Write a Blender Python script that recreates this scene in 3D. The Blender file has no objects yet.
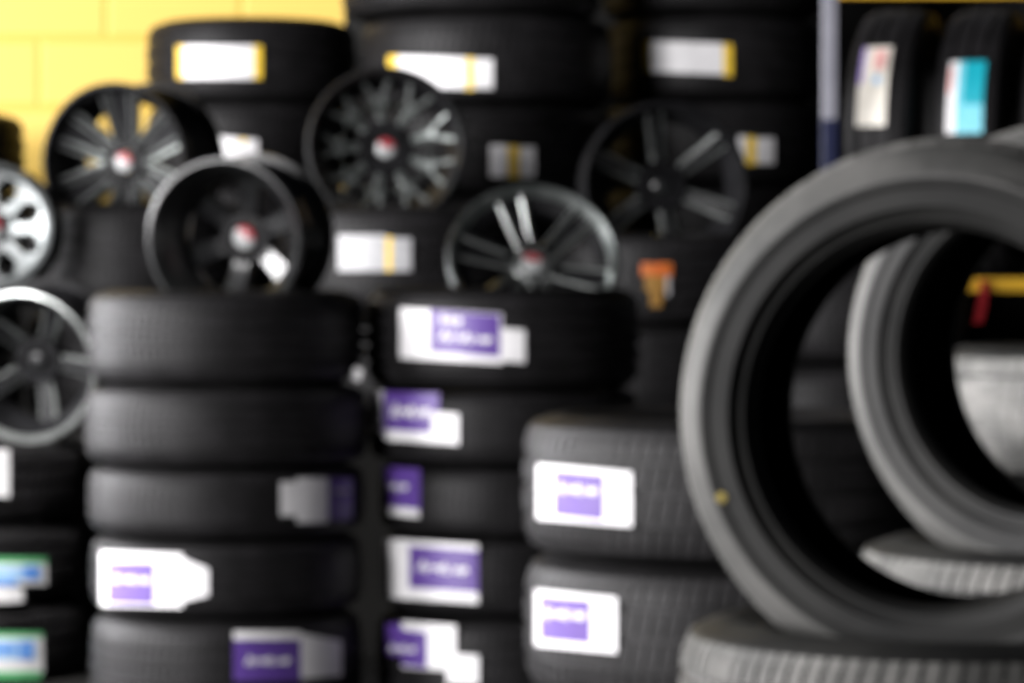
import bpy, math, random
from mathutils import Vector, Matrix
from mathutils.bvhtree import BVHTree

random.seed(7)
SC = bpy.context.scene
COL = SC.collection
PI = math.pi
F = 3200.0                 # focal length in pixels
HZ = 285.0                 # horizon row
CZ = 0.95                  # camera height
PITCH = math.atan((341.5 - HZ) / F)


# ------------------------------------------------------------------ helpers
def X_(px, Y):
    return (px - 512.0) / F * Y


def Z_(py, Y):
    return CZ + (HZ - py) / F * Y


def link(name, me, parent=None):
    o = bpy.data.objects.new(name, me)
    COL.objects.link(o)
    if parent is not None:
        o.parent = parent
    return o


def mesh(name, vs, fs, mats, mi=None, smooth=False):
    me = bpy.data.meshes.new(name)
    me.from_pydata([tuple(v) for v in vs], [], fs)
    for m in (mats if isinstance(mats, (list, tuple)) else [mats]):
        me.materials.append(m)
    if mi:
        for p, k in zip(me.polygons, mi):
            p.material_index = k
    if smooth:
        for p in me.polygons:
            p.use_smooth = True
        try:
            me.set_sharp_from_angle(angle=math.radians(38))
        except Exception:
            pass
    me.update()
    return me


def tag(o, label, cat, group=None):
    o['label'] = label
    o['category'] = cat
    if group:
        o['group'] = group
    return o


def lathe(profile, n=72, closed=True):
    """revolve (r, z) points about local Z"""
    vs, fs = [], []
    k = len(profile)
    for i in range(n):
        a = 2 * PI * i / n
        c, s = math.cos(a), math.sin(a)
        for r, z in profile:
            vs.append((r * c, r * s, z))
    for i in range(n):
        j = (i + 1) % n
        for q in range(k if closed else k - 1):
            p = (q + 1) % k
            fs.append((i * k + q, j * k + q, j * k + p, i * k + p))
    return vs, fs


def box(vs, fs, lo, hi):
    b = len(vs)
    for z in (lo[2], hi[2]):
        for x, y in ((lo[0], lo[1]), (hi[0], lo[1]), (hi[0], hi[1]), (lo[0], hi[1])):
            vs.append((x, y, z))
    for f in ((3, 2, 1, 0), (4, 5, 6, 7), (0, 1, 5, 4), (1, 2, 6, 5), (2, 3, 7, 6), (3, 0, 4, 7)):
        fs.append(tuple(b + q for q in f))


# ---------------------------------------------------------------- materials
def mat(name, col, rough=0.5, metal=0.0, spec=0.5, coat=0.0, noise=None, bump=None):
    m = bpy.data.materials.new(name)
    m.use_nodes = True
    nt = m.node_tree
    b = nt.nodes['Principled BSDF']
    b.inputs['Base Color'].default_value = (*col, 1)
    b.inputs['Roughness'].default_value = rough
    b.inputs['Metallic'].default_value = metal
    b.inputs['Specular IOR Level'].default_value = spec
    b.inputs['Coat Weight'].default_value = coat
    b.inputs['Coat Roughness'].default_value = 0.12
    if noise:
        col2, scale, lo, hi = noise
        tc = nt.nodes.new('ShaderNodeTexCoord')
        nz = nt.nodes.new('ShaderNodeTexNoise')
        nz.inputs['Scale'].default_value = scale
        nz.inputs['Detail'].default_value = 5
        rp = nt.nodes.new('ShaderNodeMapRange')
        rp.inputs['From Min'].default_value = lo
        rp.inputs['From Max'].default_value = hi
        mx = nt.nodes.new('ShaderNodeMix')
        mx.data_type = 'RGBA'
        mx.inputs['A'].default_value = (*col, 1)
        mx.inputs['B'].default_value = (*col2, 1)
        nt.links.new(tc.outputs['Object'], nz.inputs['Vector'])
        nt.links.new(nz.outputs['Fac'], rp.inputs['Value'])
        nt.links.new(rp.outputs['Result'], mx.inputs['Factor'])
        nt.links.new(mx.outputs['Result'], b.inputs['Base Color'])
        if bump:
            bp = nt.nodes.new('ShaderNodeBump')
            bp.inputs['Strength'].default_value = bump
            bp.inputs['Distance'].default_value = 0.004
            nt.links.new(nz.outputs['Fac'], bp.inputs['Height'])
            nt.links.new(bp.outputs['Normal'], b.inputs['Normal'])
    return m


RUB = mat('new_rubber', (0.006, 0.0058, 0.006), 0.52, spec=0.18, noise=((0.010, 0.0096, 0.010), 9, .4, .65))
TREAD = mat('tread_rubber', (0.0085, 0.0081, 0.0086), 0.52, spec=0.18, noise=((0.0135, 0.0128, 0.0138), 14, .4, .65))
DUSTY = mat('dusty_rubber', (0.014, 0.0142, 0.0138), 0.55, spec=0.25, noise=((0.027, 0.027, 0.0255), 7, .38, .66))
MTREAD = mat('light_dust_tread_rubber', (0.014, 0.0135, 0.014), 0.52, spec=0.22, noise=((0.022, 0.021, 0.022), 14, .4, .65))  # tread rubber a little paler than the base tread
DTREAD = mat('dusty_tread_rubber', (0.10, 0.099, 0.094), 0.62, spec=0.3, noise=((0.20, 0.196, 0.185), 12, .38, .66))
LINER = mat('liner_rubber', (0.010, 0.010, 0.010), 0.6, spec=0.3)
SHOULDER = mat('scuffed_shoulder_rubber', (0.070, 0.070, 0.067), 0.6, spec=0.3, noise=((0.13, 0.128, 0.122), 8, .36, .66))  # paler band round the shoulders of the upright tyres
BLACK = mat('gloss_black_paint', (0.008, 0.008, 0.009), 0.28, spec=0.5, coat=0.15, noise=((0.014, 0.015, 0.015), 12, .4, .6))
SATIN = mat('milled_dark_metal', (0.13, 0.145, 0.14), 0.34, metal=0.8, noise=((0.20, 0.215, 0.21), 30, .4, .6))
SILVER = mat('machined_silver', (0.12, 0.13, 0.13), 0.36, metal=0.8, noise=((0.18, 0.19, 0.19), 25, .4, .6))
WHITE = mat('white_paper', (0.80, 0.79, 0.80), 0.45, noise=((0.74, 0.73, 0.74), 40, .4, .6))
GREYP = mat('grey_paper', (0.42, 0.42, 0.43), 0.5, noise=((0.36, 0.36, 0.37), 40, .4, .6))
CREAM = mat('cream_paper', (0.78, 0.74, 0.66), 0.5, noise=((0.72, 0.68, 0.60), 40, .4, .6))
PURP = mat('purple_print', (0.100, 0.048, 0.265), 0.4, noise=((0.088, 0.041, 0.235), 40, .4, .6))
LILAC = mat('lilac_print', (0.40, 0.30, 0.66), 0.4, noise=((0.36, 0.27, 0.62), 40, .4, .6))
YEL = mat('yellow_print', (0.85, 0.58, 0.05), 0.45, noise=((0.8, 0.52, 0.04), 40, .4, .6))
BLUE = mat('blue_print', (0.10, 0.27, 0.72), 0.45, noise=((0.14, 0.33, 0.78), 40, .4, .6))
LBLUE = mat('pale_blue_print', (0.36, 0.58, 0.86), 0.45, noise=((0.42, 0.64, 0.88), 40, .4, .6))
GREEN = mat('green_print', (0.10, 0.42, 0.16), 0.45, noise=((0.13, 0.48, 0.2), 40, .4, .6))
TEAL = mat('teal_print', (0.003, 0.29, 0.37), 0.45, noise=((0.006, 0.33, 0.41), 40, .4, .6))
LTEAL = mat('pale_teal_print', (0.14, 0.50, 0.60), 0.45, noise=((0.17, 0.54, 0.64), 40, .4, .6))
PINK = mat('pink_print', (0.80, 0.42, 0.40), 0.45, noise=((0.75, 0.38, 0.36), 40, .4, .6))
ORNG = mat('orange_print', (0.50, 0.10, 0.012), 0.45, noise=((0.46, 0.12, 0.012), 40, .4, .6))
OCHRE = mat('ochre_print', (0.27, 0.14, 0.02), 0.45, noise=((0.24, 0.12, 0.02), 40, .4, .6))
DOT = mat('dull_yellow_paint', (0.32, 0.24, 0.02), 0.5, noise=((0.27, 0.2, 0.02), 40, .4, .6))
RED = mat('red_plastic', (0.34, 0.018, 0.025), 0.4, noise=((0.28, 0.015, 0.02), 20, .4, .6))
REDCAP = mat('red_enamel', (0.34, 0.045, 0.055), 0.35, noise=((0.28, 0.035, 0.045), 60, .4, .6))
WCAP = mat('white_enamel', (0.36, 0.37, 0.37), 0.35, noise=((0.31, 0.32, 0.32), 60, .4, .6))
BARREL = mat('matte_black_paint', (0.005, 0.005, 0.0055), 0.45, spec=0.09, noise=((0.010, 0.010, 0.011), 12, .4, .6))
GLOSS = mat('wet_gloss_black_paint', (0.006, 0.006, 0.0065), 0.17, spec=0.6, coat=0.5, noise=((0.010, 0.010, 0.011), 12, .4, .6))
SATINL = mat('bright_milled_metal', (0.34, 0.36, 0.35), 0.30, metal=0.85, noise=((0.46, 0.48, 0.47), 30, .4, .6))
BEAM = mat('yellow_beam_paint', (0.72, 0.42, 0.03), 0.45, noise=((0.62, 0.35, 0.03), 10, .4, .6))
POST = mat('pale_blue_white_paint', (0.24, 0.24, 0.275), 0.45, noise=((0.21, 0.21, 0.245), 8, .4, .6))
BPOST = mat('dark_blue_paint', (0.006, 0.009, 0.035), 0.45, noise=((0.009, 0.012, 0.045), 8, .4, .6))
WIRE = mat('grey_wire', (0.10, 0.10, 0.10), 0.5, metal=0.6, noise=((0.14, 0.14, 0.14), 20, .4, .6))
CONC = mat('dark_concrete', (0.007, 0.0068, 0.0066), 0.9, spec=0.1, noise=((0.012, 0.0117, 0.011), 3, .35, .65), bump=0.3)
PLAS = mat('grey_plaster', (0.30, 0.29, 0.27), 0.85, noise=((0.36, 0.35, 0.33), 4, .35, .65), bump=0.2)
SHADE = mat('black_cladding', (0.010, 0.010, 0.010), 0.8, spec=0.2, noise=((0.016, 0.016, 0.015), 4, .35, .65))


def wall_yellow():
    m = mat('yellow_painted_block', (0.90, 0.62, 0.09), 0.55)
    nt = m.node_tree
    b = nt.nodes['Principled BSDF']
    tc = nt.nodes.new('ShaderNodeTexCoord')
    sp = nt.nodes.new('ShaderNodeSeparateXYZ')
    cb = nt.nodes.new('ShaderNodeCombineXYZ')
    br = nt.nodes.new('ShaderNodeTexBrick')
    br.inputs['Scale'].default_value = 1.0
    br.inputs['Brick Width'].default_value = 0.44
    br.inputs['Row Height'].default_value = 0.225
    br.inputs['Mortar Size'].default_value = 0.014
    br.inputs['Mortar Smooth'].default_value = 0.6
    br.inputs['Color1'].default_value = (0.76, 0.515, 0.105, 1)
    br.inputs['Color2'].default_value = (0.74, 0.50, 0.098, 1)
    br.inputs['Mortar'].default_value = (0.71, 0.455, 0.065, 1)
    L = nt.links
    L.new(tc.outputs['Object'], sp.inputs[0])
    L.new(sp.outputs['X'], cb.inputs['X'])
    ad = nt.nodes.new('ShaderNodeMath')
    ad.inputs[1].default_value = 0.271
    L.new(sp.outputs['Z'], ad.inputs[0])
    L.new(ad.outputs[0], cb.inputs['Y'])
    L.new(cb.outputs[0], br.inputs['Vector'])
    L.new(br.outputs['Color'], b.inputs['Base Color'])
    bp = nt.nodes.new('ShaderNodeBump')
    bp.invert = True
    bp.inputs['Strength'].default_value = 0.5
    bp.inputs['Distance'].default_value = 0.01
    L.new(br.outputs['Fac'], bp.inputs['Height'])
    L.new(bp.outputs['Normal'], b.inputs['Normal'])
    return m


# ------------------------------------------------------------------- setting
def structure(name, boxes, m):
    vs, fs = [], []
    for lo, hi in boxes:
        box(vs, fs, lo, hi)
    o = link(name, mesh(name, vs, fs, m))
    o['kind'] = 'structure'
    return o


T1, T2 = 0.60, 0.995       # two raised tiers of the floor behind the front row
YB = 10.45
structure('floor', [((-3.4, -0.6, -0.1), (4.0, YB, 0)),
                    ((-3.0, 8.23, 0), (0.775, 8.955, T1)),
                    ((-3.0, 8.955, 0), (0.775, YB, T2)),
                    ((0.775, 9.33, 0), (1.0, YB, T2))], CONC)
wb = structure('wall_back', [((-3.4, YB, 0), (4.0, YB + 0.2, 3.4))], wall_yellow())
# left wall, almost all of it one wide open shop front
structure('wall_left', [((-3.4, -0.6, 0), (-3.2, 0.8, 3.4)), ((-3.4, 0.8, 3.1), (-3.2, 9.8, 3.4)),
                        ((-3.4, 9.8, 0), (-3.2, YB, 3.4))], PLAS)
# black sheet standing in for shade on the right of the back wall
structure('trim_1', [((-0.545, YB - .05, 0), (4.0, YB - .002, 3.4))], SHADE)


# --------------------------------------------------------------------- tyres
_cache = {}


def casing_mesh(R, W, rb, m, rnd=False):
    h = W / 2
    mid = (rb + R) / 2
    out = [(rb, .60 * h), (rb + .003, .78 * h), (rb + .010, .86 * h), (rb + .016, .865 * h), (rb + .020, .895 * h),
           (rb + .026, .90 * h), (rb + .030, .875 * h), (rb + .038, .90 * h), (mid - .008, .985 * h), (mid + .004, 1.0 * h),
           (mid + .010, .985 * h), (R - .050, .985 * h), (R - .045, .965 * h), (R - .026, .915 * h), (R - .014, .85 * h),
           (R - .0095, .76 * h), (R - .009, .4 * h)]
    if rnd:
        out = out[:11] + [(R - .086, .985 * h), (R - .066, .935 * h), (R - .048, .86 * h), (R - .032, .76 * h), (R - .019, .645 * h), (R - .0105, .53 * h), (R - .009, .2 * h)]
    inn = [(R - .019, .2 * h), (R - .026, .42 * h), (R - .052, .74 * h), (mid, .93 * h), (rb + .028, .80 * h), (rb + .006, .60 * h)]
    prof = out + [(r, -z) for r, z in reversed(out)] + [(r, -z) for r, z in inn[:0]]
    loop = list(out) + [(r, -z) for r, z in reversed(out)]
    inner = [(r, -z) for r, z in reversed(inn)] + inn
    loop = loop + inner
    vs, fs = lathe(loop, 84)
    k = len(loop)
    no = 2 * len(out)
    mi = []
    for i in range(84):
        for q in range(k):
            if q >= no - 1:
                mi.append(1)
            else:
                ra, rb_ = loop[q][0], loop[q + 1][0]
                mi.append(2 if rnd and min(ra, rb_) > R - .058 else 0)
    return mesh('casing', vs, fs, [m, LINER] + ([SHOULDER] if rnd else []), mi, smooth=True)


def tread_mesh(R, W, kind, m):
    h = W / 2
    e = 0.012
    # (u, level): level 0 = block top, 1 = groove
    if kind == 'rib':
        edges = [-.60, -.20, .20, .60]
        gw, N, slot, dep, sip = .055, 90, .12, .0085, .003
    elif kind == 'smooth':
        edges = [-.55, 0, .55]
        gw, N, slot, dep, sip = .05, 60, .08, .005, .0016
    elif kind == 'deep':
        edges = [-.62, -.2, .22, .64]
        gw, N, slot, dep, sip = .07, 70, .10, .017, .003
    else:
        edges = [-.52, -.0, .52]
        gw, N, slot, dep, sip = .06, 88, .22, .008, .005
    us = [(-1.0, 0)]
    for g in edges:
        us += [(g - gw - e, 0), (g - gw, 1), (g + gw, 1), (g + gw + e, 0)]
    us.append((1.0, 0))
    ext = []
    for a, b in zip(us[:-1], us[1:]):
        ext.append(a)
        if b[0] - a[0] > .25 and a[1] == 0:
            ext.append(((a[0] + b[0]) / 2, 0))
    ext.append(us[-1])
    us = ext
    ths = []
    for i in range(N):
        for f, l in ((0.0, 0), (1 - slot - .04, 0), (1 - slot, 1), (.97, 1)):
            ths.append((2 * PI * (i + f) / N, l))
    rows = [(-1.0, None)] + us + [(1.0, None)]
    vs, fs = [], []
    k = len(rows)
    tw = .52 if kind == 'smooth' else .84
    skew = {'rib': .03, 'smooth': .02}.get(kind, .055)
    for th, tl in ths:
        for q, (u, l) in enumerate(rows):
            if l is None:
                r = R - .030
                z = u * tw * h
                t = th
            else:
                r = R - .010 * abs(u) ** 6 - .003 * u * u
                if l:
                    r -= dep
                elif tl:
                    r -= sip
                z = u * tw * h
                t = th + skew * abs(u) * (1 if kind != 'block' else (1 if u > 0 else -1))
            vs.append((r * math.cos(t), r * math.sin(t), z))
    n = len(ths)
    for i in range(n):
        j = (i + 1) % n
        for q in range(k - 1):
            fs.append((i * k + q, j * k + q, j * k + q + 1, i * k + q + 1))
    return mesh('tread', vs, fs, m)


TYRES = []


def tyre(x, y, z, R, W, kind='rib', rb=None, rub=None, trd=None, rot=None, label='', group='tyres lying flat in stacks'):
    rb = rb or R * .62
    R, W, rb = round(R, 3), round(W, 3), round(rb, 3)
    rub = rub or RUB
    trd = trd or TREAD
    key = (R, W, rb, kind, rub.name, trd.name)
    if key not in _cache:
        _cache[key] = (casing_mesh(R - (.010 if kind == 'deep' else 0), W, rb, rub, kind == 'smooth'), tread_mesh(R, W, kind, trd))
    cm, tm = _cache[key]
    o = link('tyre', cm)
    link('tread', tm, o)
    if rot is None:
        o.matrix_world = Matrix.Translation((x, y, z)) @ Matrix.Rotation(random.random() * 6.28, 4, 'Z')
    else:
        o.matrix_world = Matrix.Translation((x, y, z)) @ rot.to_4x4()
    tag(o, label, 'tyre', group)
    o_info[o.name] = dict(x=x, y=y, z=z, R=R, W=W)
    TYRES.append(o)
    return o


o_info = {}
GAP = 0.0016


def stack(px, Y, Ws, ztop, Rs, kinds, labels, **kw):
    """tyres from the top down; returns them top first"""
    out = []
    z = ztop
    x = X_(px, Y)
    n = len(Ws)
    for i, W in enumerate(Ws):
        R = Rs[i] if isinstance(Rs, (list, tuple)) else Rs
        kd = kinds[i] if isinstance(kinds, (list, tuple)) else kinds
        out.append(tyre(x, Y, z - W / 2, R, W - GAP, kd, label=labels[i], **dict(kw, rb=kw['rb'][i] if isinstance(kw.get('rb'), list) else kw.get('rb'))))
        z -= W
    return out


def hit(px, t):
    """angle and depth where the sight line at column px meets the tread of lying tyre t"""
    i = o_info[t.name]
    R = i['R'] + .0012
    k = (px - 512) / F
    A = k * k + 1
    B = -2 * (k * i['x'] + i['y'])
    C = i['x'] ** 2 + i['y'] ** 2 - R * R
    d = B * B - 4 * A * C
    Y = (-B - math.sqrt(d)) / (2 * A) if d > 0 else -B / (2 * A)
    return math.atan2(Y - i['y'], k * Y - i['x']), Y


def sticker(t, parts, name='label_sticker'):
    """parts: (material, x0, y0, x1, y1[, skew_right[, mode]]) in reference pixels, laid on the tread; one mesh"""
    i = o_info[t.name]
    inv = t.matrix_world.inverted()
    vs, fs, mats, mi = [], [], [], []
    for n, p in enumerate(parts):
        m, x0, y0, x1, y1 = p[:5]
        sk = p[5] if len(p) > 5 else 0.0
        tp = p[6] if len(p) > 6 else 0.0       # taper: right end narrower by this many pixels on each side
        if m not in mats:
            mats.append(m)
        if tp == 'script':
            # a joined-up hand-lettered word as one wavy ribbon
            R = i['R'] + .0014 + .0004 * n
            b, k = len(vs), 36
            for q in range(k + 1):
                f = q / k
                a, Y = hit(x0 + (x1 - x0) * f, t)
                mid = (y0 + y1) / 2 + sk * f + (y1 - y0) * .24 * math.sin(f * 44 + .6) * (.6 + .4 * math.sin(f * 13))
                hw = (y1 - y0) * (.13 + .06 * math.sin(f * 16))
                for py in (mid - hw, mid + hw):
                    vs.append(inv @ Vector((i['x'] + R * math.cos(a), i['y'] + R * math.sin(a), Z_(py, Y))))
            for q in range(k):
                fs.append((b + 2 * q, b + 2 * q + 1, b + 2 * q + 3, b + 2 * q + 2))
                mi.append(mats.index(m))
            continue
        a0, Ya = hit(x0, t)
        a1, Yb = hit(x1, t)
        k = max(2, int(abs(a1 - a0) / .06) + 1)
        R = i['R'] + .0014 + .0004 * n
        b = len(vs)
        for q in range(k + 1):
            f = q / k
            a = a0 + (a1 - a0) * f
            Y = i['y'] + R * math.sin(a)
            px = 512 + F * (i['x'] + R * math.cos(a)) / Y
            g = (px - x0) / (x1 - x0) if x1 != x0 else f
            top, bot = y0 + sk * g + tp * g, y1 + sk * g - tp * g
            for py in (top, bot):
                z = Z_(py, Y)
                z = max(i['z'] - i['W'] * .46, min(i['z'] + i['W'] * .46, z))
                vs.append(inv @ Vector((i['x'] + R * math.cos(a), i['y'] + R * math.sin(a), z)))
        for q in range(k):
            fs.append((b + 2 * q, b + 2 * q + 1, b + 2 * q + 3, b + 2 * q + 2))
            mi.append(mats.index(m))
    return link(name, mesh(name, vs, fs, mats, mi), t)


def sticker_local(t, R, parts, name='label_sticker'):
    """parts: (material, a0, a1, z0, z1) on the tread in the tyre's own angle and width"""
    vs, fs, mats, mi = [], [], [], []
    for n, (m, a0, a1, z0, z1) in enumerate(parts):
        if m not in mats:
            mats.append(m)
        k = 8
        b = len(vs)
        r = R + .0014 + .0004 * n
        for q in range(k + 1):
            a = math.radians(a0 + (a1 - a0) * q / k)
            for z in (z0, z1):
                vs.append((r * math.cos(a), r * math.sin(a), z))
        for q in range(k):
            fs.append((b + 2 * q, b + 2 * q + 1, b + 2 * q + 3, b + 2 * q + 2))
            mi.append(mats.index(m))
    return link(name, mesh(name, vs, fs, mats, mi), t)


def facing(yaw, tilt=0.0, roll=0.0):
    """local Z towards the camera, X right, Y up; the far end swings right by yaw, the top leans back by tilt"""
    a = math.radians(yaw)
    s, c = math.sin(a), math.cos(a)
    m = Matrix(((c, 0, -s), (-s, 0, -c), (0, 1, 0)))
    return m @ Matrix.Rotation(math.radians(-tilt), 3, 'X') @ Matrix.Rotation(math.radians(roll), 3, 'Z')


# settle a standing thing down onto things below it
def bvh(objs):
    vs, ps = [], []
    for o in objs:
        for c in [o] + list(o.children_recursive):
            if c.type != 'MESH':
                continue
            mw = c.matrix_world
            b = len(vs)
            vs.extend(mw @ v.co for v in c.data.vertices)
            ps.extend(tuple(b + q for q in p.vertices) for p in c.data.polygons)
    return vs, ps


def settle(o, under, lift=.12, drop=.16):
    bpy.context.view_layer.update()
    tgt = BVHTree.FromPolygons(*bvh(under))
    vs, ps = bvh([o])

    def hits(dz):
        return bool(BVHTree.FromPolygons([(v.x, v.y, v.z + dz) for v in vs], ps).overlap(tgt))
    dz = lift
    while dz > -drop and not hits(dz):
        dz -= .006
    lo, hi = dz, dz + .006
    for _ in range(4):
        md = (lo + hi) / 2
        if hits(md):
            lo = md
        else:
            hi = md
    hi += .0006
    mw = o.matrix_world.copy()
    mw.translation.z += hi
    o.matrix_world = mw
    bpy.context.view_layer.update()
    print('SETTLE', o.name, o.get('label'), round(hi, 4))
    return hi


# ------------------------------------------------------------ front row left
Y = 7.1
zt = Z_(290, Y)
hs = [93, 79.5, 69, 76]
Ws = [q / F * Y for q in hs]
Ws.append(zt - sum(Ws))
L1 = stack(226.5, Y, Ws, zt, [.307, .314, .306, .300, .300], 'rib',
           ['black tyre without a sticker, directly under the deep-dish black wheel',
            'black tyre without a sticker, second down under the deep-dish wheel',
            'black tyre with a grey and dark purple sticker at its right, third down',
            'black tyre with a white arrow-ended sticker and lilac print at its left side',
            'black tyre with a dark purple sticker and grey tab, bottom of the stack of five'])
sticker(L1[2], [(WHITE, 280, 482, 296, 516), (WHITE, 296, 478, 328, 523), (PURP, 328, 478, 352, 520), (WHITE, 334, 486, 350, 496, 0, 'script')])
sticker(L1[3], [(WHITE, 100, 552, 182, 606, 2), (WHITE, 180, 558, 208, 603, 2, 9), (PURP, 107, 562, 154, 604, 1), (WHITE, 112, 572, 150, 586, 2, 'script')])
sticker(L1[4], [(WHITE, 233, 632, 300, 640), (PURP, 233, 641, 300, 682), (WHITE, 300, 634, 341, 680, 2, 5), (WHITE, 245, 654, 290, 669, 0, 'script')])

Y = 7.85
zt = Z_(440, Y)
W = zt / 3
L0 = stack(-50, Y, [W] * 3, zt, .3385, 'block',
           ['blocky black tyre with a white sticker, topmost at the lower left edge',
            'blocky black tyre with a blue and white slanted sticker at the left edge',
            'blocky black tyre with a square blue sticker edged green, lowest at the left edge'])
sticker(L0[0], [(WHITE, -40, 446, 9, 497)])
sticker(L0[1], [(GREEN, -60, 558, 46, 564), (WHITE, -60, 564, 46, 585), (WHITE, -60, 584, 22, 600, 4), (LBLUE, -60, 567, 40, 580), (BLUE, 22, 566, 38, 580), (BLUE, -40, 580, 16, 586)])
sticker(L0[2], [(GREEN, -60, 633, 42, 638), (WHITE, -60, 638, 42, 674), (GREEN, -60, 672, 40, 680), (LBLUE, -60, 641, 34, 660), (BLUE, 18, 642, 32, 660), (BLUE, -30, 646, 14, 654)])

Y = 7.2
zt = Z_(288, Y)
hs = [98, 74.5, 70, 77]
Ws = [q / F * Y for q in hs]
Ws.append(zt - sum(Ws))
L2 = stack(503, Y, Ws, zt, [.3105, .304, .277, .271, .283], 'rib',
           ['wide black tyre, purple script sticker, uppermost in the middle front stack',
            'black tyre second from the top of the middle stack, purple sticker with white tab',
            'black tyre third in the middle stack, short purple sticker at its left side',
            'black tyre fourth in the middle stack, white sticker with purple script panel',
            'black tyre lowest in the middle stack, purple and white sticker with a low tab'], rb=[.255, None, None, None, None])
sticker(L2[0], [(WHITE, 400, 308, 502, 358, 6), (WHITE, 500, 328, 525, 361, 2), (PURP, 430, 310, 500, 352, 5),
                (WHITE, 440, 310, 462, 328, 3, 'script'), (WHITE, 440, 328, 492, 343, 5, 'script')])
sticker(L2[1], [(WHITE, 370, 389, 385, 434), (PURP, 384, 389, 439, 432, 2), (WHITE, 386, 430, 458, 440, 5), (WHITE, 432, 412, 459, 443, 2),
                (WHITE, 392, 400, 430, 422, 2, 'script')])
sticker(L2[2], [(PURP, 383, 466, 420, 508, 2), (WHITE, 384, 506, 419, 514, 4), (WHITE, 384, 480, 408, 493, 1, 'script')])
sticker(L2[3], [(WHITE, 384, 539, 478, 598, 6), (PURP, 409, 546, 478, 588, 5), (WHITE, 418, 558, 468, 575, 5, 'script')])
sticker(L2[4], [(PURP, 386, 624, 404, 656), (WHITE, 402, 622, 456, 668, 4), (PURP, 402, 630, 427, 666, 3), (WHITE, 447, 654, 479, 684, 2), (WHITE, 390, 642, 416, 655, 2, 'script')])

vs, fs = [], []
box(vs, fs, (-.010, -.0006, -.013), (.010, .0006, .013))
tg = link('white_tag', mesh('white_tag', vs, fs, WHITE), L1[0])
bpy.context.view_layer.update()
tg.matrix_world = Matrix.Translation((X_(357, 6.975), 6.975, Z_(374, 6.975))) @ Matrix.Rotation(math.radians(-25), 4, 'Z') @ Matrix.Rotation(math.radians(20), 4, 'Y')
bpy.context.view_layer.update()

# ----------------------------------------------------------- front row right
Y = 5.6
zt = Z_(413, Y)
W = 139 / F * Y
W2 = 138 / F * Y
L3 = stack(729, Y, [W, W2, zt - W - W2], zt, [.361, .358, .36], 'block',
           ['chunky black tyre, lilac and white sticker, upper one left of the big standing tyre',
            'chunky black tyre, lilac and white sticker, lower one left of the big standing tyre',
            'black tyre at the foot of the stack beside the big standing tyre'], trd=MTREAD)
sticker(L3[0], [(WHITE, 537, 464, 632, 519, 8), (PURP, 554, 470, 604, 516, 5), (WHITE, 557, 480, 598, 496, 4, 'script')])
sticker(L3[1], [(WHITE, 535, 590, 617, 646, 8), (PURP, 540, 596, 591, 640, 5), (WHITE, 542, 604, 586, 622, 4, 'script')])

# big standing tyre on its stack
YA = 3.9
AX = X_(953, YA)
ZA = Z_(415, YA - .1)
topA = ZA - .2505
SA = stack(951, YA, [.235, topA - .235], topA, .331, 'block',
           ['dusty grey tyre lying flat under the big standing tyre in the right foreground',
            'tyre at the foot of the stack that carries the big standing tyre'], rub=DUSTY, trd=DTREAD)
bigA = tyre(AX, YA, ZA, .338, .232, 'smooth', rb=.226, rub=DUSTY, trd=DTREAD, rot=facing(21), group='tyres standing on the front stacks',
            label='large grey tyre standing upright in the right foreground, hole facing the camera')
vs, fs = lathe([(0.0001, .0), (.0065, .0), (.006, .0008), (.0001, .001)], 20, closed=False)
dot = link('paint_dot', mesh('paint_dot', vs, fs, DOT, smooth=True), bigA)
dot['label'] = 'small yellow paint dot'
dot.location = (-.2585, -.100, .1157)

YBk = 4.8
ZB = Z_(372, YBk - .1)
topB = ZB - .253
SB = stack(1088, YBk, [.21, (topB - .21) / 2, (topB - .21) / 2], topB, .345, 'block',
           ['grey tyre lying flat under the second upright tyre, seen through the big one',
            'middle tyre of the stack that carries the second upright tyre',
            'lowest tyre of the stack that carries the second upright tyre'], rub=DUSTY, trd=DTREAD)
bigB = tyre(X_(1069, YBk), YBk, ZB, .350, .232, 'smooth', rb=.229, rub=DUSTY, trd=DTREAD, rot=facing(34), group='tyres standing on the front stacks',
            label='second upright tyre, framed inside the hole of the big standing tyre')

Y = 6.35
zt = Z_(345, Y)
SCk = stack(1112, Y, [.26, .26, zt - .52], zt, .362, 'deep',
            ['pale dusty tyre lying flat, topmost of those seen through both standing tyres',
             'pale dusty tyre lying second in the stack seen through both standing tyres',
             'lowest tyre of the stack behind both standing tyres'], rub=DUSTY, trd=DTREAD)

Y = 7.4  # stack added so the view through the big tyre stays dark
zt = Z_(250, Y)
stack(842, Y, [zt / 4] * 4, zt, .285, 'rib',
      ['black tyre in shadow, glimpsed through the left of the big standing tyre hole',
       'black tyre second from the top of the shadowed stack behind the big standing tyre',
       'black tyre third from the top of the shadowed stack behind the big standing tyre',
       'black tyre at the foot of the shadowed stack behind the big standing tyre'])

# -------------------------------------------------------- middle tier tyres
Y = 8.6


def two(px, top, labels, R=.33, kind='rib', n=2, rb=None):
    zt = Z_(top, Y)
    w = (zt - T1) / n
    return stack(px, Y, [w] * n, zt, R, kind, labels, rb=rb)


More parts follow.
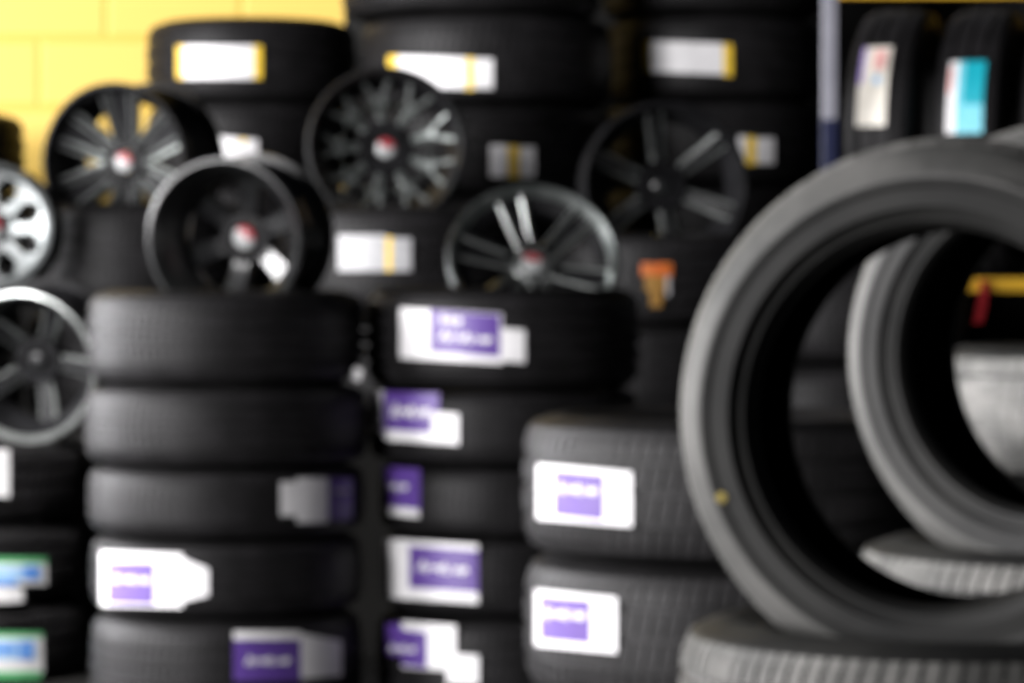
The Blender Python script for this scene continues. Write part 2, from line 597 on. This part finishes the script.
M1 = two(140, 205, R=.30, rb=.207, labels=['black tyre lying flat under the black wheel by the yellow wall',
                    'lower tyre under the black wheel by the yellow wall'])
M2 = two(402, 208, ['black tyre with a white and yellow sticker under the wheel with a beaded ring',
                    'lower tyre under the wheel with a beaded ring'])
sticker(M2[0], [(GREYP, 338, 235, 386, 271), (YEL, 386, 237, 392, 271), (GREYP, 392, 238, 411, 271)])
M3 = two(668, 235, ['black tyre with a small orange wedge sticker beside the big standing tyre',
                    'black tyre lying beneath the one with the orange wedge sticker'])
sticker(M3[0], [(ORNG, 641, 263, 672, 276), (OCHRE, 645, 276, 666, 291), (OCHRE, 650, 290, 662, 307), (GREYP, 666, 276, 670, 296)])
Y = 8.35
M0 = two(-106, 296, ['black tyre under the small silver wheel at the left edge',
                     'lower tyre under the small silver wheel at the left edge'])
vs, fs = lathe([(0.0001, .0), (.010, .0), (.0095, .0010), (.0001, .0012)], 20, closed=False)
dm = link('paint_dot', mesh('paint_dot', vs, fs, DOT, smooth=True), M3[0])
dm['label'] = 'small yellow paint dot on the sidewall'
dm.matrix_world = Matrix.Translation((X_(657, 8.32), 8.30, Z_(235, 8.6) - .004))

# ---------------------------------------------------------- back row stacks
Y = 9.7
zt = Z_(24, Y)
w = (zt - T2) / 3
S1 = stack(252, Y, [w] * 3, zt, .317, 'block',
           ['black tyre, white sticker with yellow ends, topmost against the yellow wall',
            'black tyre second from the top against the yellow wall, small pale sticker',
            'black tyre third in the stack against the yellow wall'])
sticker(S1[0], [(YEL, 177, 46, 184, 79), (WHITE, 184, 46, 254, 79), (YEL, 254, 46, 262, 79)])
sticker(S1[1], [(WHITE, 216, 136, 258, 166, 4), (YEL, 240, 139, 246, 144)])
Y = 9.35
z22 = Z_(22, Y)
w = 88 / F * Y
S2 = stack(487, Y, [.25, w, w, z22 - T2 - 2 * w], z22 + .25, [.379, .366, .366, .366], 'block',
           ['broad black tyre at the top edge of the photo, uppermost of the middle back stack',
            'broad black tyre with a long white and yellow sticker, second in the middle back stack',
            'broad black tyre with a small grey sticker banded yellow, third in the middle back stack',
            'broad black tyre lowest in the middle back stack, hidden by the wheels'])
S2[0].location.x -= .045
o_info[S2[0].name]['x'] -= .045
sticker(S2[1], [(YEL, 388, 56, 398, 83), (WHITE, 398, 56, 466, 87, 2), (YEL, 466, 58, 474, 90), (WHITE, 474, 59, 493, 89), ])
sticker(S2[2], [(WHITE, 490, 145, 508, 177), (YEL, 508, 146, 519, 178), (WHITE, 519, 147, 535, 177)])
Y = 9.7
z21 = Z_(21, Y)
w = (z21 - T2) / 3
S3 = stack(712, Y, [.25, w, w, w], z21 + .25, [.334, .326, .326, .326], 'block',
           ['black tyre cut by the top edge, uppermost of the stack beside the pale post',
            'black tyre with a white sticker with yellow ends in the stack beside the pale post',
            'black tyre with a short yellow-banded sticker at its right, beside the pale post',
            'black tyre lowest in the stack beside the pale post, hidden by a wheel'])
sticker(S3[1], [(YEL, 643, 41, 650, 72, 1), (WHITE, 650, 41, 724, 72, 3), (YEL, 723, 44, 732, 76, 1)])
sticker(S3[2], [(WHITE, 738, 136, 746, 162), (YEL, 746, 137, 756, 165), (WHITE, 756, 138, 774, 164)])
zt = Z_(115, Y)
w = (zt - T2) / 2
S0 = stack(-82, Y, [w, w], zt, [.322, .385], 'block',
           ['black tyre end poking in at the left edge in front of the yellow wall',
            'lower black tyre of the stack at the left edge by the yellow wall'])

# ------------------------------------------------------------------- rack
rack = bpy.data.objects.new('tyre_rack', None)
COL.objects.link(rack)
YF, YR = 8.16, 8.90
XL, XR = X_(829, YF), 2.1
rack.location = (XL, YF, 0)
tag(rack, 'tyre rack with a pale post and yellow beams at the right', 'rack')


ZU = Z_(-1, YR)


def rpart(name, boxes, m, lab=None):
    vs, fs = [], []
    for lo, hi in boxes:
        box(vs, fs, [lo[0] - XL, lo[1] - YF, lo[2]], [hi[0] - XL, hi[1] - YF, hi[2]])
    o = link(name, mesh(name, vs, fs, m), rack)
    bv = o.modifiers.new('bevel', 'BEVEL')
    bv.width = .003
    bv.segments = 2
    if lab:
        o['label'] = lab
    return o


for i, (px_, py_) in enumerate(((XL, YF), (XL + .076, YR + .03), (XR, YF), (XR, YR + .03))):
    up = rpart('upright', [((px_ - .018, py_ - .018, 0), (px_ + .018, py_ + .018, 2.35))], POST,
               'pale blue-white post' if i == 0 else None)
    fo = link('foot_plate', mesh('foot_plate', *(lambda v, f: (box(v, f, (px_ - XL - .05, py_ - YF - .05, 0), (px_ - XL + .05, py_ - YF + .05, .006)), (v, f))[1])([], []), BPOST), up)
    if i == 0:
        sl = rpart('post_sleeve', [((px_ - .0195, py_ - .0195, 1.0), (px_ + .0195, py_ + .0195, 1.372))], BPOST, 'dark blue band on the pale post')
ZS = .968
for zz in (ZS, ZU):
    for py_ in (YF, YR):
        rpart('beam', [((XL + (.02 if py_ == YF else .1), py_ - .02, zz - (.036 if zz < 1.2 else 0)), (XR - .02, py_ + .02, zz + (0 if zz < 1.2 else .06)))], BEAM,
              'yellow painted rack beam' if py_ == YF else None)
dk = []
for q in range(22):
    xx = XL + .04 + q * (XR - XL - .08) / 21
    dk.append(((xx - .003, YF + .015, ZS - .008), (xx + .003, YR - .015, ZS)))
for q in range(5):
    yy = YF + .08 + q * .145
    dk.append(((XL + .022, yy - .003, ZS - .014), (XR - .022, yy + .003, ZS - .008)))
rpart('wire_deck', dk, WIRE)

RG = 'tyres standing upright in the rack'
for px_, psi, yc, labs, stk in (
        (874, 19, 8.16, 'upright rack tyre nearest the pale post, tall cream sticker on its tread',
         [(CREAM, -42, -5, -.048, .028), (LILAC, -42, -23, -.048, -.038), (PINK, -40, -30, -.014, .016), (LBLUE, -27, -23, -.011, .008)]),
        (963, 19, 8.16, 'upright rack tyre with a white and teal sticker on its tread',
         [(WHITE, -34, -2, -.045, -.012), (LTEAL, -34, -2, -.022, .048), (TEAL, -34, -14, -.006, .048), (PINK, -31, -19, -.043, -.034)]),
        (1051, 19, 8.16, 'upright rack tyre cut by the right edge of the photo', None),
):
    a = math.radians(psi)
    R = .356
    p = Vector((math.sin(a), math.cos(a), 0))
    c = Vector((X_(px_, yc + .02), yc + .02, 0)) + p * R
    rot = Matrix(((math.cos(a), -math.sin(a), 0), (-math.sin(a), -math.cos(a), 0), (0, 0, -1))).transposed()
    rot = Matrix(((-math.sin(a), 0, math.cos(a)), (-math.cos(a), 0, -math.sin(a)), (0, -1, 0)))
    t = tyre(c.x, c.y, ZS + R + .001, R, .184, 'block', rot=rot, label=labs, group=RG)
    if stk:
        sticker_local(t, R, stk)

# red strap hanging from the beam
vs, fs = [], []
prof = [(0, .0), (.004, -.02), (-.001, -.05), (-.006, -.08), (-.012, -.108)]
for q, (dx, dz) in enumerate(prof):
    for sx, sy in ((-.010, -.003), (.010, -.003), (.010, .003), (-.010, .003)):
        vs.append((dx + sx, sy, dz))
for q in range(len(prof) - 1):
    for s in range(4):
        fs.append((q * 4 + s, q * 4 + (s + 1) % 4, q * 4 + 4 + (s + 1) % 4, q * 4 + 4 + s))
fs += [(3, 2, 1, 0), tuple(len(vs) - 4 + s for s in range(4))]
strap = link('hanging_strap', mesh('hanging_strap', vs, fs, RED))
strap.location = (X_(983, YF - .025), YF - .025, ZS - .006)
tag(strap, 'short red strap hanging from the yellow rack beam behind the standing tyres', 'strap')


# ------------------------------------------------------------------- wheels
def spoke_mesh(segs, thick, m, m2=None, chm=.006):
    """segs: (r, half_width, x_offset, z) stations; chamfered bar along local Y"""
    vs, fs, mi = [], [], []
    k = 8
    for r, hw, xo, z in segs:
        ch = min(chm, hw * .6)
        for x, dz in ((-hw, -thick), (hw, -thick), (hw, -ch), (hw - ch, 0), (hw * .2, .0), (-hw * .2, .0), (-hw + ch, 0), (-hw, -ch)):
            vs.append((xo + x, r, z + dz))
    for q in range(len(segs) - 1):
        for s in range(k):
            fs.append((q * k + s, q * k + (s + 1) % k, q * k + k + (s + 1) % k, q * k + k + s))
            mi.append(1 if (m2 and s in (2, 6)) else 0)
    fs += [tuple(reversed(range(k))), tuple(len(vs) - k + s for s in range(k))]
    mi += [0, 0]
    return mesh('spoke', vs, fs, [m, m2 or m], mi)


def disc_with_caps(r, z0, z1, n=28):
    return lathe([(0.0001, z1), (r * .82, z1), (r, z1 - .003), (r, z0), (.0001, z0)], n, closed=False)


def cap_mesh(r, z0, z1, plain=False):
    """round cap: white field with a red upper-right panel"""
    n = 32
    vs, fs = lathe([(0.0001, z1 + .002), (r * .5, z1 + .0015), (r * .88, z1), (r, z1 - .003), (r, z0)], n, closed=False)
    mi = []
    for i in range(n):
        a = 360 * (i + .5) / n
        for q in range(4):
            mi.append(2 if q >= 3 else (1 if 5 < a < 130 else 0))
    return mesh('centre_cap', vs, fs, [BLACK, BLACK, BLACK] if plain else [WCAP, REDCAP, BLACK], mi, smooth=True)


def wheel(px, py, Y, R, W, style, yaw, tilt, roll, label, lipmat=None, spmat=None, milled=None, group='alloy wheels on top of the tyre stacks', rmat=None, cap=True):
    w = bpy.data.objects.new('alloy_wheel', None)
    COL.objects.link(w)
    w.matrix_world = Matrix.Translation((X_(px, Y), Y, Z_(py, Y))) @ facing(yaw, tilt, roll).to_4x4()
    tag(w, label, 'wheel', group)
    h = W / 2
    rm = rmat or BARREL
    sp = spmat or BLACK
    prof = [(R - .006, h - .002), (R, h - .004), (R, h - .013), (R - .014, h - .017), (R - .019, .55 * h), (R - .045, .2 * h), (R - .045, -.2 * h),
            (R - .02, -.6 * h), (R - .015, -h + .016), (R, -h + .013), (R, -h + .002), (R - .010, -h),
            (R - .024, -.75 * h), (R - .052, -.25 * h), (R - .052, .25 * h), (R - .028, .58 * h), (R - .024, h - .02)]
    vs, fs = lathe(prof, 72)
    link('barrel', mesh('barrel', vs, fs, rm, smooth=True), w)
    vs, fs = lathe([(R - .001, h - .006), (R - .004, h + .001), (R - .010, h + .002), (R - .018, h - .008), (R - .028, .52 * h), (R - .026, .5 * h), (R - .012, h - .012)], 72)
    lip = link('lip', mesh('lip', vs, fs, lipmat or BLACK, smooth=True), w)
    zh, zo = style.get('zh', .15) * h, style.get('zo', .55) * h
    rh = style.get('rh', .075)
    ro = R - .026
    hp = [(.032, zh + .004), (rh - .006, zh + .003), (rh, zh - .003), (rh, zh - .04), (.032, zh - .04)]
    vs, fs = lathe(hp, 48)
    hub = link('hub', mesh('hub', vs, fs, style.get('hubmat', BARREL), smooth=True), w)
    if True:
        link('centre_cap', cap_mesh(style.get('rc', .026), zh - .04, zh + .010, not cap), w)
    # lug bores round the hub
    nl = style.get('lugs', 6)
    for q in range(nl):
        a = 2 * PI * (q + .5) / nl
        vs, fs = lathe([(.0095, zh + .0075), (.0095, zh + .001), (.006, zh + .001), (.006, zh + .0075)], 14)
        vs = [(v[0] + .054 * math.cos(a), v[1] + .054 * math.sin(a), v[2]) for v in vs]
        link('lug_seat', mesh('lug_seat', vs, fs, style.get('lugmat', BARREL), smooth=True), w)
    n = style['n']
    th = style.get('th', .022)

    def zz(f):
        return zh + (zo - zh) * f ** style.get('pw', 1.4)

    def bar(w0, w1, x0, x1):
        st = []
        for q in range(7):
            f = q / 6
            r = rh - .012 + (ro + .004 - rh + .012) * f
            st.append((r, w0 + (w1 - w0) * f, x0 + (x1 - x0) * f, zz(f)))
        return st
    kind = style['kind']
    if kind == 'plate':
        # a dished plate face with oval windows cut all round
        ns, nr = n * 12, 10
        vs, fs = [], []
        for lay in (0, 1):
            for i in range(ns):
                a = 2 * PI * i / ns
                for j in range(nr + 1):
                    f = j / nr
                    r = rh - .006 + (ro + .003 - rh + .006) * f
                    vs.append((r * math.cos(a), r * math.sin(a), zz(f) - (style.get('pt', .012) if lay else 0)))
        base = ns * (nr + 1)

        def keep(i, j):
            ph = ((i % ns) % 12 + .5) / 12 - .5
            f = (j + .5) / nr
            return (ph / style.get('ow', .27)) ** 2 + ((f - .52) / style.get('oh', .30)) ** 2 > 1
        for i in range(ns):
            i2 = (i + 1) % ns
            for j in range(nr):
                if not keep(i, j):
                    continue
                a, b_, c, d = i * (nr + 1) + j, i * (nr + 1) + j + 1, i2 * (nr + 1) + j + 1, i2 * (nr + 1) + j
                fs.append((a, b_, c, d))
                fs.append((base + d, base + c, base + b_, base + a))
                for (ii, jj, e0, e1) in ((i - 1, j, b_, a), (i + 1, j, d, c), (i, j - 1, a, d), (i, j + 1, c, b_)):
                    if 0 <= jj < nr and not keep(ii % ns, jj):
                        fs.append((e0, e1, base + e1, base + e0))
        link('face_plate', mesh('face_plate', vs, fs, sp, smooth=True), w)
        bars = []
    elif kind == 'double':
        g = style.get('gap', .022)
        bars = [spoke_mesh(bar(style['w0'], style['w1'], s * g * .75, s * g * style.get('spread', 1.5)), th, sp, milled, style.get('ch', .006)) for s in (-1, 1)]
        bars.append(spoke_mesh([(q_[0], (g * .75 + g * (style.get('spread', 1.5) - .75) * k_ / 6) + .002, 0, q_[3] - .012) for k_, q_ in enumerate(bar(.01, .01, 0, 0))], .008, BARREL))
        bars[-1].name = 'spoke_web'
    elif kind == 'split':
        st = []
        r0 = rh + (ro - rh) * .45
        stem = [(rh - .012, style['w0'], 0, zz(0)), (rh + .01, style['w0'], 0, zz(.15)), (r0, style['w1'], 0, zz(.45)), (r0 + .012, style['w1'] * .7, 0, zz(.55))]
        bars = [spoke_mesh(stem, th, sp, milled)]
        for s in (-1, 1):
            bars.append(spoke_mesh([(r0 - .004, style['w1'] * .55, s * .006, zz(.45)), (r0 + (ro - r0) * .5, style['w1'] * .55, s * .022, zz(.7)),
                                    (ro + .004, style['w1'] * .7, s * .040, zz(1))], th, sp, milled))
    else:
        bars = [spoke_mesh(bar(style['w0'], style['w1'], 0, 0), th, sp, milled, style.get('ch', .006))]
    for q in range(n if bars else 0):
        for bm in bars:
            s = link('spoke_web' if bm.name.startswith('spoke_web') else 'spoke', bm, w)
            s.rotation_euler = (0, 0, 2 * PI * q / n)
    if style.get('beads'):
        nb = style['beads']
        for q in range(nb):
            a = 2 * PI * q / nb
            vs, fs = lathe([(.0001, .010), (.005, .0095), (.0085, .006), (.0095, 0), (.0001, 0)], 12, closed=False)
            rr = style.get('rbead', R - .04)
            f = (rr - rh) / (ro - rh)
            vs = [(v[0] + rr * math.cos(a), v[1] + rr * math.sin(a), v[2] + zz(max(0, f))) for v in vs]
            link('bead_bolt', mesh('bead_bolt', vs, fs, SATIN, smooth=True), w)
    return w


wA = wheel(134, 160, 8.60, .213, .24, dict(kind='double', n=6, w0=.013, w1=.017, gap=.029, ch=.010, zh=.45, zo=.76, rh=.06), 20, -3, 0,
           'black wheel with twin spokes and red and white cap by the yellow wall', milled=SATINL, spmat=BARREL, lipmat=BARREL)
settle(wA, M1)
wB = wheel(241, 245, 7.08, .183, .205, dict(kind='single', n=6, w0=.022, w1=.03, zh=-.25, zo=.15, rh=.06, th=.03), 17, -4, -10,
           'deep-dish black wheel on the left front stack with a wide shiny lip', rmat=BLACK)
settle(wB, L1)
wC = wheel(386, 155, 8.55, .212, .19, dict(kind='split', n=9, w0=.011, w1=.012, zh=.25, zo=.6, rh=.075, beads=18, rbead=.120), -2, 3, 8,
           'black wheel with a ring of bright beads and forked spokes, behind the front row', spmat=SATIN, milled=SATINL)
settle(wC, M2)
wD = wheel(532, 266, 7.19, .195, .10, dict(kind='double', n=6, w0=.007, w1=.009, gap=.018, zh=.35, zo=.70, rh=.046, hubmat=SATINL), -3, 30, 15,
           'black wheel with thin milled twin spokes on top of the middle front stack', milled=SATINL, lipmat=SATIN)
settle(wD, L2)
wE = wheel(662, 178, 8.58, .221, .20, dict(kind='single', n=6, w0=.020, w1=.026, zh=-.15, zo=.75, rh=.07, th=.03, pw=1.6, ch=.011), -3, 0, 8,
           'plain glossy black six-spoke wheel with a black cap, left of the pale post', cap=False, spmat=GLOSS, lipmat=BARREL, milled=SATINL)  # bright spoke edges stand in for highlights on the gloss paint
settle(wE, M3)
wF = wheel(-5, 235, 8.29, .169, .12, dict(kind='plate', n=8, zh=.55, zo=.8, rh=.05, rc=.03, ow=.33, oh=.36, pt=.05), 4, 4, 0,
           'small bright silver wheel with oval holes at the left edge', lipmat=SILVER, spmat=SILVER)
settle(wF, M0)
wG = wheel(38, 358, 7.82, .190, .19, dict(kind='single', n=5, w0=.020, w1=.026, zh=.0, zo=.5, rh=.06, rc=.022, ch=.009), 14, -9, -24,
           'dark wheel with a bright silver lip on the stack at the left edge', lipmat=SATINL, spmat=BARREL, milled=SATINL, cap=False)
settle(wG, L0)
settle(bigA, SA)
settle(bigB, SB)

# ------------------------------------------------------------ light and world
wd = bpy.data.worlds.new('shop_air')
SC.world = wd
wd.use_nodes = True
bg = wd.node_tree.nodes['Background']
bg.inputs['Color'].default_value = (0.72, 0.80, 1.0, 1)
bg.inputs['Strength'].default_value = 0.012


def area(name, loc, aim, sx, sy, power, col):
    d = bpy.data.lights.new(name, 'AREA')
    d.shape = 'RECTANGLE'
    d.size, d.size_y = sx, sy
    d.energy = power
    d.color = col
    o = bpy.data.objects.new(name, d)
    COL.objects.link(o)
    o.location = loc
    o.rotation_euler = (Vector(aim) - Vector(loc)).to_track_quat('-Z', 'Y').to_euler()
    return o


area('doorway_daylight', (-7.0, 4.9, 2.2), (-0.4, 7.4, 1.0), 3.0, 2.2, 1100, (1.0, 0.98, 0.99))
sd = area('side_daylight', (-3.45, 8.0, 1.25), (-0.9, 7.1, .75), 1.8, 2.0, 52, (0.98, 0.97, 1.0))
sd.data.spread = math.radians(65)
area('high_window_daylight', (-3.45, 8.9, 2.25), (-0.8, 9.6, 1.5), 1.5, 1.2, 20, (1.0, 0.98, 0.98))
lm = area('ceiling_lamp', (-1.7, 6.0, 2.7), (-1.32, 7.5, .35), .5, .5, 9, (1.0, 0.98, 0.96))  # unseen fill added to brighten the left-edge stack; no fixture
lm.data.spread = math.radians(36)
area('forecourt_daylight', (-9.0, -3.0, 2.3), (0.0, 7.6, 1.3), 3.4, 2.4, 1900, (1.0, 0.98, 0.99))

# ------------------------------------------------------------------- camera
cd = bpy.data.cameras.new('camera')
cd.sensor_width = 36
cd.lens = F / 1024 * 36
cd.clip_start = .05
cd.dof.use_dof = True
cd.dof.focus_distance = .6
cd.dof.aperture_fstop = 41
cam = bpy.data.objects.new('camera', cd)
COL.objects.link(cam)
cam.location = (0, 0, CZ)
cam.rotation_euler = (PI / 2 - PITCH, 0, 0)
SC.camera = cam

SC.view_settings.view_transform = 'Standard'
SC.view_settings.look = 'None'
SC.view_settings.gamma = 1
SC.view_settings.use_curve_mapping = False
SC.view_settings.exposure = 0.0
SC.cycles.use_denoising = True
SC.cycles.max_bounces = 6
